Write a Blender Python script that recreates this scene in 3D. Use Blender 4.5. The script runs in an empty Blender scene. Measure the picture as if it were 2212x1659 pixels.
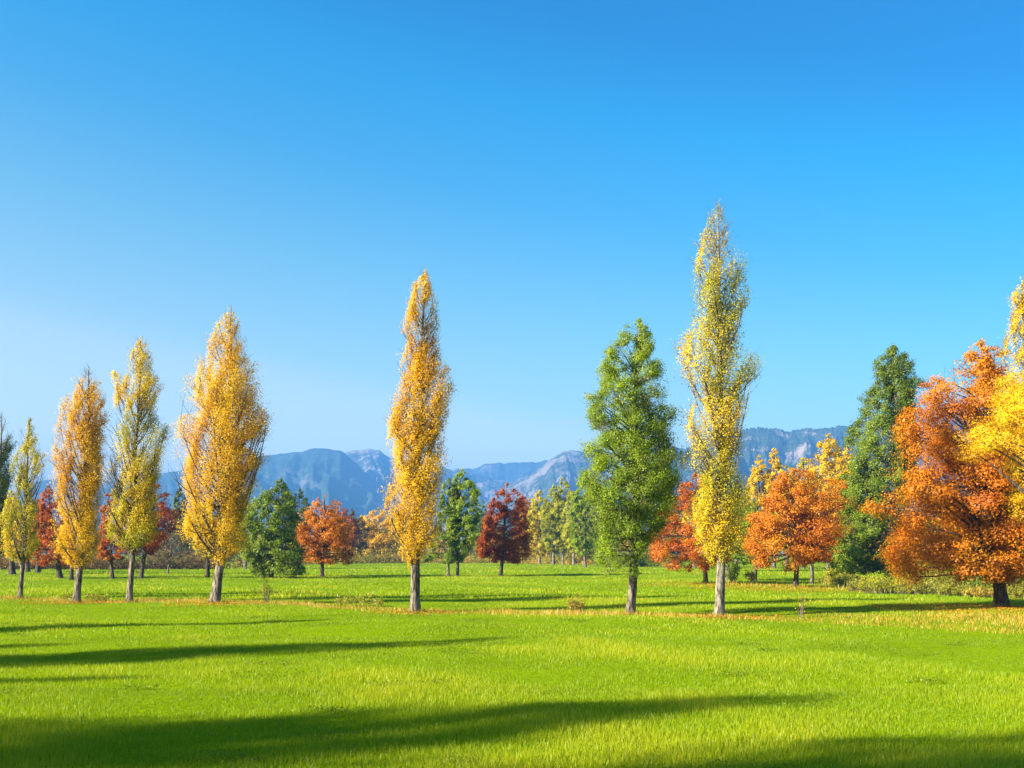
import bpy, math, random
import numpy as np
R_ = math.radians
sc = bpy.context.scene
col = sc.collection
# ------------------------------------------------------------------ camera
CAM_H = 2.6
F = 2372.0            # focal length in the 2212-pixel-wide view of the photograph
HZ = 1195.0           # height of the horizon in that view
cd = bpy.data.cameras.new('camera'); cam = bpy.data.objects.new('camera', cd); col.objects.link(cam)
cam.location = (0, 0, CAM_H); cam.rotation_euler = (R_(90), 0, 0)
cd.sensor_width = 36.0; cd.lens = 36.0 * F / 2212.0
cd.shift_y = (HZ - 829.5) / 2212.0
cd.clip_start = 0.1; cd.clip_end = 40000
sc.camera = cam
# ------------------------------------------------------------------ sky and sun
SUN_EL, SUN_AZ = R_(27), R_(26)      # the light travels to the right and a little away from the camera
trav = np.array([math.cos(SUN_AZ) * math.cos(SUN_EL), math.sin(SUN_AZ) * math.cos(SUN_EL), -math.sin(SUN_EL)])
w = bpy.data.worlds.new("World"); sc.world = w; w.use_nodes = True
nt = w.node_tree; nt.nodes.clear()
out = nt.nodes.new('ShaderNodeOutputWorld'); bg = nt.nodes.new('ShaderNodeBackground')
sky = nt.nodes.new('ShaderNodeTexSky'); sky.sky_type = 'NISHITA'; sky.sun_disc = False
sky.sun_elevation = SUN_EL; sky.sun_rotation = math.atan2(-trav[0], -trav[1])
sky.air_density = 1.0; sky.dust_density = 0.3; sky.ozone_density = 2.0
# deepen the blue of the sky with height inside the view and away from the sun
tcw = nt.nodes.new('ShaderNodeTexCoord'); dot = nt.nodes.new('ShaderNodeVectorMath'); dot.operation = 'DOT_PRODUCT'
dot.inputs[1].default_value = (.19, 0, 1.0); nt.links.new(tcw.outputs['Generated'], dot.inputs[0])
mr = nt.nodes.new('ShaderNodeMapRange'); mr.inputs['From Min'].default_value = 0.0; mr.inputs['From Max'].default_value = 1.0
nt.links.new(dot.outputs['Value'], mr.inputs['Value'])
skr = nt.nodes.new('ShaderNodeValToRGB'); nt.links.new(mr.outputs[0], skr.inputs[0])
SKY = [(0.0, (1.35, 1.10, .82)), (.112, (1.12, 1.02, .80)), (.138, (.84, .95, .79)), (.225, (.48, .88, .84)), (.306, (.18, .78, .92)), (.381, (.03, .75, 1.0)), (.447, (.006, .575, .91)), (.53, (.006, .54, .90)), (.75, (.6, 1.1, 1.1)), (1.0, (1.0, 1.3, 1.2))]  # top stops: unseen sky above the view brightened to lighten the shadows
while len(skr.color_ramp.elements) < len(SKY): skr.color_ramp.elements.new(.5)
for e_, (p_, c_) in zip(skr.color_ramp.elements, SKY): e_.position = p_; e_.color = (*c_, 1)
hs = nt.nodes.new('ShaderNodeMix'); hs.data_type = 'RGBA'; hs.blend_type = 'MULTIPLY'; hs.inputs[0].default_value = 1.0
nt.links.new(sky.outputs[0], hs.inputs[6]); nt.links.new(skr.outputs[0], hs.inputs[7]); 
sep = nt.nodes.new('ShaderNodeSeparateXYZ'); nt.links.new(tcw.outputs['Generated'], sep.inputs[0])
mrx = nt.nodes.new('ShaderNodeMapRange'); mrx.inputs['From Min'].default_value = -.5; mrx.inputs['From Max'].default_value = .5
mrx.inputs['To Min'].default_value = 1.12; mrx.inputs['To Max'].default_value = .93; nt.links.new(sep.outputs[0], mrx.inputs['Value'])
hx = nt.nodes.new('ShaderNodeVectorMath'); hx.operation = 'SCALE'; nt.links.new(hs.outputs[2], hx.inputs[0]); nt.links.new(mrx.outputs[0], hx.inputs['Scale'])
# one faint wisp of cloud low in the sky
df = nt.nodes.new('ShaderNodeVectorMath'); df.operation = 'SUBTRACT'; df.inputs[1].default_value = (.0515, .9915, .1185); nt.links.new(tcw.outputs['Generated'], df.inputs[0])
dm = nt.nodes.new('ShaderNodeVectorMath'); dm.operation = 'MULTIPLY'; dm.inputs[1].default_value = (62, 62, 240); nt.links.new(df.outputs[0], dm.inputs[0])
dn = nt.nodes.new('ShaderNodeTexNoise'); dn.inputs['Scale'].default_value = 1.6; dn.inputs['Detail'].default_value = 4; nt.links.new(dm.outputs[0], dn.inputs[0])
dl = nt.nodes.new('ShaderNodeVectorMath'); dl.operation = 'LENGTH'; nt.links.new(dm.outputs[0], dl.inputs[0])
da = nt.nodes.new('ShaderNodeMath'); da.operation = 'MULTIPLY_ADD'; da.inputs[1].default_value = 1.6; nt.links.new(dn.outputs[0], da.inputs[0])
dneg = nt.nodes.new('ShaderNodeMath'); dneg.operation = 'SUBTRACT'; dneg.inputs[0].default_value = .35; nt.links.new(dl.outputs['Value'], dneg.inputs[1]); nt.links.new(dneg.outputs[0], da.inputs[2])
dr = nt.nodes.new('ShaderNodeMapRange'); dr.inputs['From Max'].default_value = 1.3; dr.inputs['To Max'].default_value = .5; nt.links.new(da.outputs[0], dr.inputs['Value'])
cl = nt.nodes.new('ShaderNodeMix'); cl.data_type = 'RGBA'; nt.links.new(dr.outputs[0], cl.inputs[0]); nt.links.new(hx.outputs[0], cl.inputs[6]); cl.inputs[7].default_value = (4.4, 4.6, 5.0, 1)
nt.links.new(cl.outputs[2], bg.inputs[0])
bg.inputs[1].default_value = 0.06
nt.links.new(bg.outputs[0], out.inputs[0])
sd = bpy.data.lights.new('sun', 'SUN'); sun = bpy.data.objects.new('sun', sd); col.objects.link(sun)
sd.energy = 5.0; sd.angle = R_(0.7); sd.color = (1.0, 0.90, 0.72)
from mathutils import Vector
sun.rotation_euler = Vector(trav).to_track_quat('-Z', 'Y').to_euler(); sun.location = (-60, -20, 60)
sc.view_settings.view_transform = 'Standard'; sc.view_settings.look = 'None'
sc.view_settings.exposure = 2.0; sc.view_settings.gamma = 1.0
c = sc.cycles if hasattr(sc, 'cycles') else None
if c:
    c.max_bounces = 6; c.diffuse_bounces = 3; c.glossy_bounces = 2; c.transmission_bounces = 4
    c.transparent_max_bounces = 4; c.volume_bounces = 1; c.use_denoising = True
# ------------------------------------------------------------------ helpers
def tag(o, label=None, cat=None, group=None, kind=None):
    if label: o['label'] = label
    if cat: o['category'] = cat
    if group: o['group'] = group
    if kind: o['kind'] = kind
    return o
def mesh_np(name, verts, faces, mat, parent=None, tint=None, smooth=False, extra=None):
    """verts (n,3), faces: list of (m,k) index arrays; one mesh object"""
    me = bpy.data.meshes.new(name)
    verts = np.ascontiguousarray(verts, dtype=np.float32)
    me.vertices.add(len(verts)); me.vertices.foreach_set('co', verts.ravel())
    loops = np.concatenate([f.ravel() for f in faces]).astype(np.int32)
    tot = np.concatenate([np.full(len(f), f.shape[1]) for f in faces]).astype(np.int32)
    st = np.concatenate([[0], np.cumsum(tot)[:-1]]).astype(np.int32)
    me.loops.add(len(loops)); me.loops.foreach_set('vertex_index', loops)
    me.polygons.add(len(tot)); me.polygons.foreach_set('loop_start', st); me.polygons.foreach_set('loop_total', tot)
    if smooth: me.polygons.foreach_set('use_smooth', np.ones(len(tot), dtype=bool))
    if tint is not None:
        a = me.attributes.new('tint', 'FLOAT', 'POINT'); a.data.foreach_set('value', np.ascontiguousarray(tint, dtype=np.float32))
    me.update(calc_edges=True); me.validate()
    me.materials.append(mat)
    o = bpy.data.objects.new(name, me); col.objects.link(o)
    if parent: o.parent = parent
    return o
def empty(name, loc):
    o = bpy.data.objects.new(name, None); col.objects.link(o); o.location = loc; o.empty_display_size = 0.3
    return o
def gz(x, y):
    x = np.asarray(x, float); y = np.asarray(y, float)
    d = np.hypot(x, y); f = np.clip((400 - d) / 300, 0, 1)
    return f * (0.05 * np.sin(x * .21 + 1.3) * np.cos(y * .17 + .4) + 0.035 * np.sin(x * .09 - y * .33 + 2.) + 0.03 * np.sin(x * .55 + y * .4))
def G(px, py):
    d = F * CAM_H / (py - HZ); return np.array([(px - 1106.) / F * d, d])
def norm(v): return v / (np.linalg.norm(v, axis=-1, keepdims=True) + 1e-9)
def noise3(rng, n=7, lo=.5, hi=2.):
    k = norm(rng.normal(size=(n, 3))) * rng.uniform(lo, hi, (n, 1)); p = rng.uniform(0, 6.28, n)
    return lambda P: np.sin(P @ k.T + p).sum(1) / math.sqrt(n / 2)
# ------------------------------------------------------------------ materials
def new_mat(name):
    m = bpy.data.materials.new(name); m.use_nodes = True; t = m.node_tree; t.nodes.clear()
    o = t.nodes.new('ShaderNodeOutputMaterial'); return m, t, o
def ramp(t, cols, fac):
    r = t.nodes.new('ShaderNodeValToRGB'); e = r.color_ramp.elements
    while len(e) < len(cols): e.new(0.5)
    for i, (p, cc) in enumerate(cols): e[i].position = p; e[i].color = (*cc, 1)
    t.links.new(fac, r.inputs[0]); return r.outputs[0]
def leaf_mat(name, cols, trans=.46, gloss=.012):
    m, t, o = new_mat(name)
    a = t.nodes.new('ShaderNodeAttribute'); a.attribute_name = 'tint'
    cc = ramp(t, cols, a.outputs['Fac'])
    d = t.nodes.new('ShaderNodeBsdfDiffuse'); tr = t.nodes.new('ShaderNodeBsdfTranslucent')
    mx = t.nodes.new('ShaderNodeMixShader'); mx.inputs[0].default_value = trans
    t.links.new(cc, d.inputs[0]); t.links.new(cc, tr.inputs[0]); t.links.new(d.outputs[0], mx.inputs[1]); t.links.new(tr.outputs[0], mx.inputs[2])
    g = t.nodes.new('ShaderNodeBsdfGlossy'); g.inputs['Roughness'].default_value = .45; g.inputs[0].default_value = (1, 1, 1, 1)
    m2 = t.nodes.new('ShaderNodeMixShader'); m2.inputs[0].default_value = gloss
    t.links.new(mx.outputs[0], m2.inputs[1]); t.links.new(g.outputs[0], m2.inputs[2]); t.links.new(m2.outputs[0], o.inputs[0])
    return m
def bark_mat(name, dark, light, scale=9, stretch=.22, bump=.5):
    m, t, o = new_mat(name)
    tc = t.nodes.new('ShaderNodeTexCoord'); mp = t.nodes.new('ShaderNodeMapping'); mp.inputs['Scale'].default_value = (1, 1, stretch)
    t.links.new(tc.outputs['Object'], mp.inputs[0])
    n = t.nodes.new('ShaderNodeTexNoise'); n.inputs['Scale'].default_value = scale; n.inputs['Detail'].default_value = 5; n.inputs['Roughness'].default_value = .65
    t.links.new(mp.outputs[0], n.inputs[0])
    cc = ramp(t, [(.41, dark), (.59, light)], n.outputs[0])
    p = t.nodes.new('ShaderNodeBsdfPrincipled'); p.inputs['Roughness'].default_value = .9; p.inputs['Specular IOR Level'].default_value = .15
    t.links.new(cc, p.inputs['Base Color'])
    b = t.nodes.new('ShaderNodeBump'); b.inputs['Strength'].default_value = bump; b.inputs['Distance'].default_value = .06
    t.links.new(n.outputs[0], b.inputs['Height']); t.links.new(b.outputs[0], p.inputs['Normal']); t.links.new(p.outputs[0], o.inputs[0])
    return m
M = {}
M['gold'] = leaf_mat('gold_leaves', [(0, (.50, .235, .002)), (.35, (.64, .355, .003)), (.75, (.70, .44, .005)), (1, (.68, .49, .012))])
M['yellowgreen'] = leaf_mat('yellow_green_leaves', [(0, (.24, .24, .012)), (.3, (.38, .35, .012)), (.65, (.59, .45, .009)), (1, (.66, .42, .007))])
M['paleyellow'] = leaf_mat('pale_yellow_leaves', [(0, (.46, .27, .004)), (.3, (.60, .385, .005)), (.7, (.69, .46, .006)), (1, (.68, .50, .015))])
M['green'] = leaf_mat('green_leaves', [(0, (.11, .165, .004)), (.45, (.185, .265, .005)), (.8, (.25, .32, .006)), (1, (.32, .34, .009))])
M['deepgreen'] = leaf_mat('deep_green_leaves', [(0, (.09, .13, .004)), (.5, (.165, .23, .005)), (1, (.235, .295, .009))])
M['midgreen'] = leaf_mat('mid_green_leaves', [(0, (.09, .13, .005)), (.5, (.16, .225, .007)), (1, (.23, .29, .011))])
M['palegreen'] = leaf_mat('pale_green_leaves', [(0, (.22, .24, .010)), (.5, (.37, .37, .012)), (1, (.48, .44, .02))])
M['greyblue'] = leaf_mat('dull_green_leaves', [(0, (.05, .08, .025)), (.5, (.09, .13, .035)), (1, (.17, .20, .05))])
M['orange'] = leaf_mat('orange_leaves', [(0, (.40, .10, .002)), (.4, (.52, .165, .002)), (.8, (.57, .215, .003)), (1, (.57, .28, .005))])
M['rust'] = leaf_mat('rust_leaves', [(0, (.31, .058, .002)), (.5, (.46, .112, .002)), (1, (.52, .18, .004))])
M['red'] = leaf_mat('red_leaves', [(0, (.27, .045, .002)), (.5, (.41, .085, .002)), (1, (.50, .15, .004))])
M['crimson'] = leaf_mat('dark_red_leaves', [(0, (.18, .03, .002)), (.5, (.33, .062, .002)), (1, (.47, .13, .004))])
M['brown'] = leaf_mat('brown_leaves', [(0, (.10, .065, .02)), (.5, (.17, .105, .025)), (1, (.26, .14, .03))])
M['bark'] = bark_mat('grey_furrowed_bark', (.028, .021, .016), (.20, .165, .135), bump=.9)
M['darkbark'] = bark_mat('dark_bark', (.022, .017, .013), (.10, .078, .06))
M['palebark'] = bark_mat('pale_bark', (.05, .04, .032), (.25, .215, .18), scale=9, stretch=.3, bump=.4)
# ------------------------------------------------------------------ tree growing
def tubes(P, Rr, S):
    """P (N,K,3) centre lines, Rr (N,K) radii -> verts, quads"""
    N, K, _ = P.shape
    T = norm(np.gradient(P, axis=1))
    ref = np.where(np.abs(T[:, :1, 2:3]) > .9, np.array([1., 0, 0]), np.array([0, 0, 1.]))
    U = norm(np.cross(T, np.broadcast_to(ref, T.shape))); V = np.cross(T, U)
    a = np.arange(S) / S * 2 * np.pi
    ring = U[:, :, None] * np.cos(a)[None, None, :, None] + V[:, :, None] * np.sin(a)[None, None, :, None]
    verts = (P[:, :, None] + ring * Rr[:, :, None, None]).reshape(-1, 3)
    i = np.arange(N)[:, None, None] * K * S; k = np.arange(K - 1)[None, :, None] * S; s = np.arange(S)[None, None, :]; s2 = (s + 1) % S
    f = np.stack([i + k + s, i + k + s2, i + k + S + s2, i + k + S + s], -1).reshape(-1, 4)
    return verts, f
def join(parts):
    vs, fs, o = [], [], 0
    for v, f in parts: vs.append(v); fs.append(f + o); o += len(v)
    return np.concatenate(vs), fs
def leaves_mesh(rng, P, Nrm, size, aspect=.72):
    n = len(P); L = size * rng.uniform(.65, 1.3, (n, 1))
    Nn = norm(Nrm); A = norm(np.cross(Nn, norm(rng.normal(size=(n, 3))))); B = np.cross(Nn, A)
    v = np.stack([P - A * L * .5, P + B * L * aspect * .5 - A * L * .06, P + A * L * .5 + Nn * L * .08, P - B * L * aspect * .5 - A * L * .06], 1).reshape(-1, 3)
    return v, np.arange(n * 4).reshape(-1, 4)
STY = {  # rise: metres up per metre out; ctl: where the bow of a branch sits; twig: twig length; sig: clump spread
    'poplar': dict(rise=1.9, jit=.6, ctl=(.72, .38), up=.8, sig=(.75, .75, 1.35), tw=.30, lobe=.225, flat=1.0, long=1.5),
    'cone':   dict(rise=.55, jit=.5, ctl=(.55, .60), up=.25, sig=(1.1, 1.1, .8), tw=.27, lobe=.175, flat=.70, long=.35),
    'round':  dict(rise=.75, jit=.5, ctl=(.50, .62), up=.2, sig=(1.25, 1.25, .62), tw=.24, lobe=.23, flat=.52, long=.2),
}
def grow(name, base, prof, style, leafmat, barkmat, label, cat='tree', group=None, nb=80, ntw=7, lai=3.0,  leaf=.13, trunk_r=.25,
         clear=None, top=None, seed=1, hole=.25, gradient=None, bare=False, lean=None, hmin=None, clump=1.0, lobe=1.0):
    """base: (px, py) of the trunk foot; prof: list of (y, xl, xr), top first, all in the 2212-wide view of the photograph.
    The outline is turned into metres at the tree's own distance and the crown is grown round it in three dimensions."""
    rng = np.random.default_rng(seed); st = STY[style]
    g = G(*base); s = g[1] / F
    prof = np.array(sorted(prof, key=lambda p: -p[0]), float)
    pz = (base[1] - prof[:, 0]) * s; pl = (prof[:, 1] - base[0]) * s; pr = (prof[:, 2] - base[0]) * s
    H = pz[-1]; zb = pz[0]
    tx = ((pl[-1] + pr[-1]) / 2 if top is None else (top - base[0]) * s)
    wob = rng.normal(0, .012 * H, 3)
    ax_z = np.array([0, .3, .55, .8, 1.]) * H
    ax_x = np.array([0, .3, .55, .8, 1.]) * tx + np.array([0, wob[0], wob[1], wob[2], 0]) * .7
    if lean is not None: ax_x = np.interp(ax_z, *[np.array(q) for q in zip(*[((base[1] - yy) * s, (xx - base[0]) * s) for yy, xx in lean])])
    ax_y = np.array([0, wob[1], -wob[0], wob[2], 0]) * .5
    def axis(z):
        z = np.clip(z, 0, H); return np.stack([np.interp(z, ax_z, ax_x), np.interp(z, ax_z, ax_y), z], -1)
    zg = np.linspace(zb, H, 120); xl = np.interp(zg, pz, pl); xr = np.interp(zg, pz, pr); tt = axis(zg)[:, 0]
    low = 1 + .20 * np.clip(1 - (zg - zb) / (.22 * (H - zb)), 0, 1); xl = tt + (xl - tt) * low; xr = tt + (xr - tt) * low
    rr = np.maximum(xr - tt, .02 * H * .3); rl = np.maximum(tt - xl, .02 * H * .3)
    for q_ in (rr, rl):      # keep the bumps and notches of the outline from being softened by the clumps
        sm_ = np.convolve(np.pad(q_, 12, 'edge'), np.ones(25) / 25, 'valid'); q_[:] = np.maximum(sm_ + 1.55 * (q_ - sm_), .04 * q_ + .01)
    mean = (rr + rl) / 2; k = np.ones(15) / 15; rm = np.convolve(np.pad(mean, 7, 'edge'), k, 'valid')
    nz_r = noise3(rng, 6, .3, 1.2); rag = noise3(np.random.default_rng(seed + 900), 12, 2.6 * 14 / H, 7.5 * 14 / H)
    def Rad(z, ca, sa):
        a = np.interp(z, zg, rr); b = np.interp(z, zg, rl); m = np.interp(z, zg, rm)
        m = m * (1 + .22 * nz_r(np.stack([sa * 2, ca * 2, z * (8. / H)], -1)))
        wt = np.clip(2.2 * np.abs(ca) - .35, 0, 1)
        return (np.where(ca > 0, a, b) * wt + m * (1 - wt)) / (1 - wt + wt * np.maximum(np.abs(ca), .80))
    nleaf = int(lai * np.sum((pr - pl)[1:] * np.diff(pz) * .5 + (pr - pl)[:-1] * np.diff(pz) * .5) / (.5 * .72 * leaf ** 2 * .6))
    root = empty(name, (g[0], g[1], float(gz(g[0], g[1]))))
    tag(root, label, cat, group)
    # trunk
    cz = zb + .25 * (H - zb) if clear is None else (base[1] - clear) * s
    K, S = 26, 14
    z = np.linspace(0, 1, K) ** 1.25 * H * .985
    r = trunk_r * (1 - z / H) ** .85 + .012; r = r + trunk_r * .42 * np.exp(-z / (.7 * trunk_r + .10))
    P = axis(z)[None]; P[0, 0, 2] = -.12
    v, f = tubes(P, r[None], S)
    ang = np.tile(np.arange(S) / S * 6.283, K); zz = np.repeat(z, S)
    bumpf = 1 + .07 * np.sin(ang * 3 + zz * .8 + seed) + .05 * np.sin(ang * 5 - zz * 1.7) + rng.normal(0, .025, K * S)
    cen = np.repeat(P[0], S, 0); v = cen + (v - cen) * bumpf[:, None]
    mesh_np('trunk', v, [f], M[barkmat], root, smooth=True)
    # branches
    wgt = np.interp(zg, zg, mean) ** .85 + .02 * H; cdf = np.cumsum(wgt) / wgt.sum()
    ze = np.interp((np.arange(nb) + rng.uniform(0, 1, nb)) / nb, cdf, zg)
    phi = np.arange(nb) * 2.39996 + rng.uniform(-.6, .6, nb); ca, sa = np.cos(phi), np.sin(phi)
    u = np.where(rng.random(nb) < .72, rng.uniform(.80, 1.0, nb), rng.uniform(.35, .8, nb))
    Rfull = Rad(ze, ca, sa)
    rho = (st['lobe'] * np.interp(ze, zg, rm) + .012 * H) * rng.uniform(.6, 1.3, nb) * lobe; rho = np.minimum(rho, Rfull * .6 + .05)
    ra = np.maximum(Rfull * u - rho * .55, .05)
    end = axis(ze); end[:, 0] += ra * ca; end[:, 1] += ra * sa
    rise = st['rise'] * ra * rng.uniform(1 - st['jit'], 1 + st['jit'], nb)
    zs = np.maximum(ze - rise, cz * rng.uniform(.95, 1.0, nb) + (H - cz) * .28 * rng.random(nb) ** 1.5); zs = np.minimum(zs, np.maximum(ze * .985, cz)); zs = np.clip(zs, .02, H * .96)
    stt = axis(zs)
    d = end - stt; ctl = stt + d * np.array([st['ctl'][0], st['ctl'][0], st['ctl'][1]]) + rng.normal(0, .06, (nb, 3)) * np.linalg.norm(d, axis=1, keepdims=True)
    tq = np.linspace(0, 1, 7)[None, :, None]
    BP = stt[:, None] * (1 - tq) ** 2 + 2 * ctl[:, None] * tq * (1 - tq) + end[:, None] * tq ** 2
    tr_at = trunk_r * (1 - zs / H) ** .85
    br0 = np.minimum(tr_at * .5, .008 + .0125 * np.linalg.norm(d, axis=1) * (1.6 if style == 'round' else 1.0))
    BR = br0[:, None] * (1 - tq[..., 0] * .9) + .003
    parts = [tubes(BP, BR, 5)]
    # twigs
    nT = nb * ntw; bi = np.repeat(np.arange(nb), ntw); tt_ = rng.uniform(.28, 1.0, nT) ** .8
    q = tt_[:, None]
    tp = stt[bi] * (1 - q) ** 2 + 2 * ctl[bi] * q * (1 - q) + end[bi] * q ** 2
    tang = norm(2 * (1 - q) * (ctl[bi] - stt[bi]) + 2 * q * (end[bi] - ctl[bi]))
    outw = tp - axis(tp[:, 2]); outw[:, 2] = 0
    dirn = norm(tang * .7 + norm(rng.normal(size=(nT, 3))) * .9 + np.array([0, 0, 1.]) * st['up'] + norm(outw) * .25)
    Rloc = np.interp(tp[:, 2], zg, rm)
    tl = (st['tw'] * Rloc + .03 * H) * rng.uniform(.35, 1.0, nT)
    te = tp + dirn * tl[:, None]
    # sprays that reach the outline of the crown
    nE = int(nT * .3); zE = np.interp(rng.random(nE), cdf, zg); pE = rng.uniform(0, 6.283, nE); uE = rng.uniform(.86, 1.0, nE)
    rE = Rad(zE, np.cos(pE), np.sin(pE)); eE = axis(zE); eE[:, 0] += rE * uE * np.cos(pE); eE[:, 1] += rE * uE * np.sin(pE)
    lE = (st['tw'] * rE + .02 * H) * rng.uniform(.4, 1.0, nE); dE = norm(np.stack([np.cos(pE), np.sin(pE), st['rise'] * .55 + rng.normal(0, .3, nE)], -1) + rng.normal(0, .25, (nE, 3)))
    BPf = BP[:, 2:].reshape(-1, 3); cost = np.concatenate([np.linalg.norm((BPf[None] - q_[:, None]) * [1, 1, .6], axis=2) + np.maximum(BPf[None, :, 2] - q_[:, None, 2], 0) for q_ in np.array_split(eE - dE * lE[:, None], 8)])
    sE = BPf[cost.argmin(1)]; dE = norm(eE - sE); lE = np.linalg.norm(eE - sE, axis=1)
    tp = np.concatenate([tp, sE]); te = np.concatenate([te, eE]); tl = np.concatenate([tl, lE]); dirn = np.concatenate([dirn, dE]); nT += nE
    # keep twigs out of the bare gaps of the crown
    nz = noise3(rng, 9, 1.2 * 8 / H, 5. * 8 / H)
    keep = nz(te) > -1.6 + 2.2 * hole
    if gradient is not None and 'sparse' in gradient: keep &= rng.random(nT) < gradient['sparse'](te[:, 0], te[:, 2] / H)
    tq4 = np.linspace(0, 1, 4)[None, :, None]
    bend = norm(rng.normal(size=(nT, 3))) * tl[:, None] * .12
    TP = tp[:, None] * (1 - tq4) + te[:, None] * tq4 + bend[:, None] * (4 * tq4 * (1 - tq4))
    trd = np.interp(tl, [0, 2], [.006, .016])
    parts.append(tubes(TP, trd[:, None] * (1 - tq4[..., 0] * .75), 3))
    if bare:
        n3 = nT * 4; ti = np.repeat(np.arange(nT), 4); qq = rng.uniform(.2, 1, n3)[:, None]
        a0 = tp[ti] * (1 - qq) + te[ti] * qq; d3 = norm(dirn[ti] + norm(rng.normal(size=(n3, 3))) * .9)
        l3 = tl[ti] * rng.uniform(.3, .7, n3)
        P3 = a0[:, None] + d3[:, None] * (l3[:, None] * np.linspace(0, 1, 3))[..., None]
        parts.append(tubes(P3, np.full((n3, 3), .011) * np.array([1, .8, .4]), 3))
    v, fs = join(parts)
    mesh_np('branches', v, fs, M[barkmat], root)
    # leaves, in clumps along every twig
    ki = np.where(keep)[0]
    if nleaf and len(ki):
        nl1 = int(nleaf * .36)
        cw = rng.uniform(.4, 1.6, len(ki)) * (tl[ki] + .1)
        ci = rng.choice(ki, nl1, p=cw / cw.sum())
        tpos = rng.beta(2.2, 1.3, nl1)[:, None]
        sg = (.20 * tl[ci] + .05)[:, None] * np.array(st['sig']) * clump
        LP = tp[ci] * (1 - tpos) + te[ci] * tpos + rng.normal(size=(nl1, 3)) * sg * .62
        # the thick sprays at the branch ends
        lk = nz(end) > -1.6 + 2.2 * hole
        if gradient is not None and 'sparse' in gradient: lk &= rng.random(nb) < gradient['sparse'](end[:, 0], end[:, 2] / H)
        li = np.where(lk)[0]; lw = rho[li] ** 2; n2 = nleaf - nl1; bk = rng.choice(li, n2, p=lw / lw.sum())
        dv = norm(rng.normal(size=(n2, 3))); rad_ = rho[bk] * rng.random(n2) ** .36 * (1 + .20 * rng.normal(size=n2))
        tg = norm(end - ctl); along = rad_ * dv[:, 0] * st['long']
        lat = np.cross(tg[bk], norm(rng.normal(size=(n2, 3)))); 
        L2 = end[bk] + dv * rad_[:, None] * np.array([1, 1, st['flat']]) + tg[bk] * along[:, None]
        ow = np.concatenate([np.zeros((nl1, 3)), dv]); LP = np.concatenate([LP, L2]); nT_ = nT; cid = np.concatenate([ci, nT_ + bk]); lobe_t = np.concatenate([rng.normal(0, .10, nT), rng.normal(0, .11, nb)])
        axp = axis(LP[:, 2]); h = LP - axp; hr = np.hypot(h[:, 0], h[:, 1]) + 1e-6
        lim = Rad(LP[:, 2], h[:, 0] / hr, h[:, 1] / hr) * (.97 + .13 * rag(LP) + .07 * rng.normal(size=nleaf).clip(-1, 1.8)) + .04
        ok = (hr < lim) & (LP[:, 2] < H * 1.01) & (LP[:, 2] > (zb if hmin is None else hmin) - .02 * H)
        LP = LP[ok]; cid = cid[ok]; ow = ow[ok]; h = h[ok]; n = len(LP)
        h[:, 2] = 0
        Nn = norm(h) * .45 + ow * .75 + np.array([0, 0, .40]) + norm(rng.normal(size=(n, 3))) * .52
        tc = .5 + .16 * nz(LP[:, [2, 0, 1]] * .8) + lobe_t[cid] + rng.normal(0, .065, n)
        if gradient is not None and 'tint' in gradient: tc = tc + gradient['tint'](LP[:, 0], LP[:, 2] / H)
        tc = np.clip(tc, 0, 1)
        v, f = leaves_mesh(rng, LP, Nn, leaf)
        mesh_np('crown', v, [f], M[leafmat], root, tint=np.repeat(tc, 4))
    return root
def Z(zone, rows):
    ox, oy, k = zone; return [(oy + y * k, ox + a * k, ox + b * k) for y, a, b in rows]
Z1 = (0, 624, .434); Z2 = (365, 912, .2951); Z3 = (787, 557, .4745); Z4 = (1229, 413, .3299); Z5 = (1229, 864, .301); Z6 = (1747, 576, .4746)
T = {}
# ------------------------------------------------------------------ ground
def m_ground():
    m, t, o = new_mat('meadow_soil')
    gm = t.nodes.new('ShaderNodeNewGeometry')
    def nz(scale, detail=4, rough=.6):
        n = t.nodes.new('ShaderNodeTexNoise'); n.inputs['Scale'].default_value = scale; n.inputs['Detail'].default_value = detail; n.inputs['Roughness'].default_value = rough
        t.links.new(gm.outputs['Position'], n.inputs['Vector']); return n.outputs[0]
    c1 = ramp(t, [(.3, (.105, .165, .001)), (.55, (.155, .235, .001)), (.75, (.20, .27, .002))], nz(.16, 5))
    c2 = ramp(t, [(.3, (.60, .60, .60)), (.7, (1.25, 1.25, 1.25))], nz(5., 6, .75))
    mx = t.nodes.new('ShaderNodeMix'); mx.data_type = 'RGBA'; mx.blend_type = 'MULTIPLY'; mx.inputs[0].default_value = 1
    t.links.new(c1, mx.inputs[6]); t.links.new(c2, mx.inputs[7])
    p = t.nodes.new('ShaderNodeBsdfDiffuse'); t.links.new(mx.outputs[2], p.inputs[0])
    b = t.nodes.new('ShaderNodeBump'); b.inputs['Strength'].default_value = .6; b.inputs['Distance'].default_value = .08
    t.links.new(nz(4., 5, .7), b.inputs['Height']); t.links.new(b.outputs[0], p.inputs['Normal'])
    t.links.new(p.outputs[0], o.inputs[0]); return m
uu = np.linspace(-1, 1, 221); gx = 12.8 * np.sinh(7 * uu) * (7000 / (12.8 * math.sinh(7)))
vv = np.linspace(0, 1, 240); gy = -150 + np.concatenate([np.linspace(0, 260, 140), 260 + (np.geomspace(1, 1001, 100) - 1) * 7.75])
X, Y = np.meshgrid(gx, gy); nx, ny = len(gx), len(gy)
idx = np.arange(nx * ny).reshape(ny, nx)
q = np.stack([idx[:-1, :-1], idx[:-1, 1:], idx[1:, 1:], idx[1:, :-1]], -1).reshape(-1, 4)
tag(mesh_np('ground', np.stack([X, Y, gz(X, Y)], -1).reshape(-1, 3), [q], m_ground(), smooth=True), 'flat green meadow ground reaching to the far hills', kind='structure')
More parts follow.
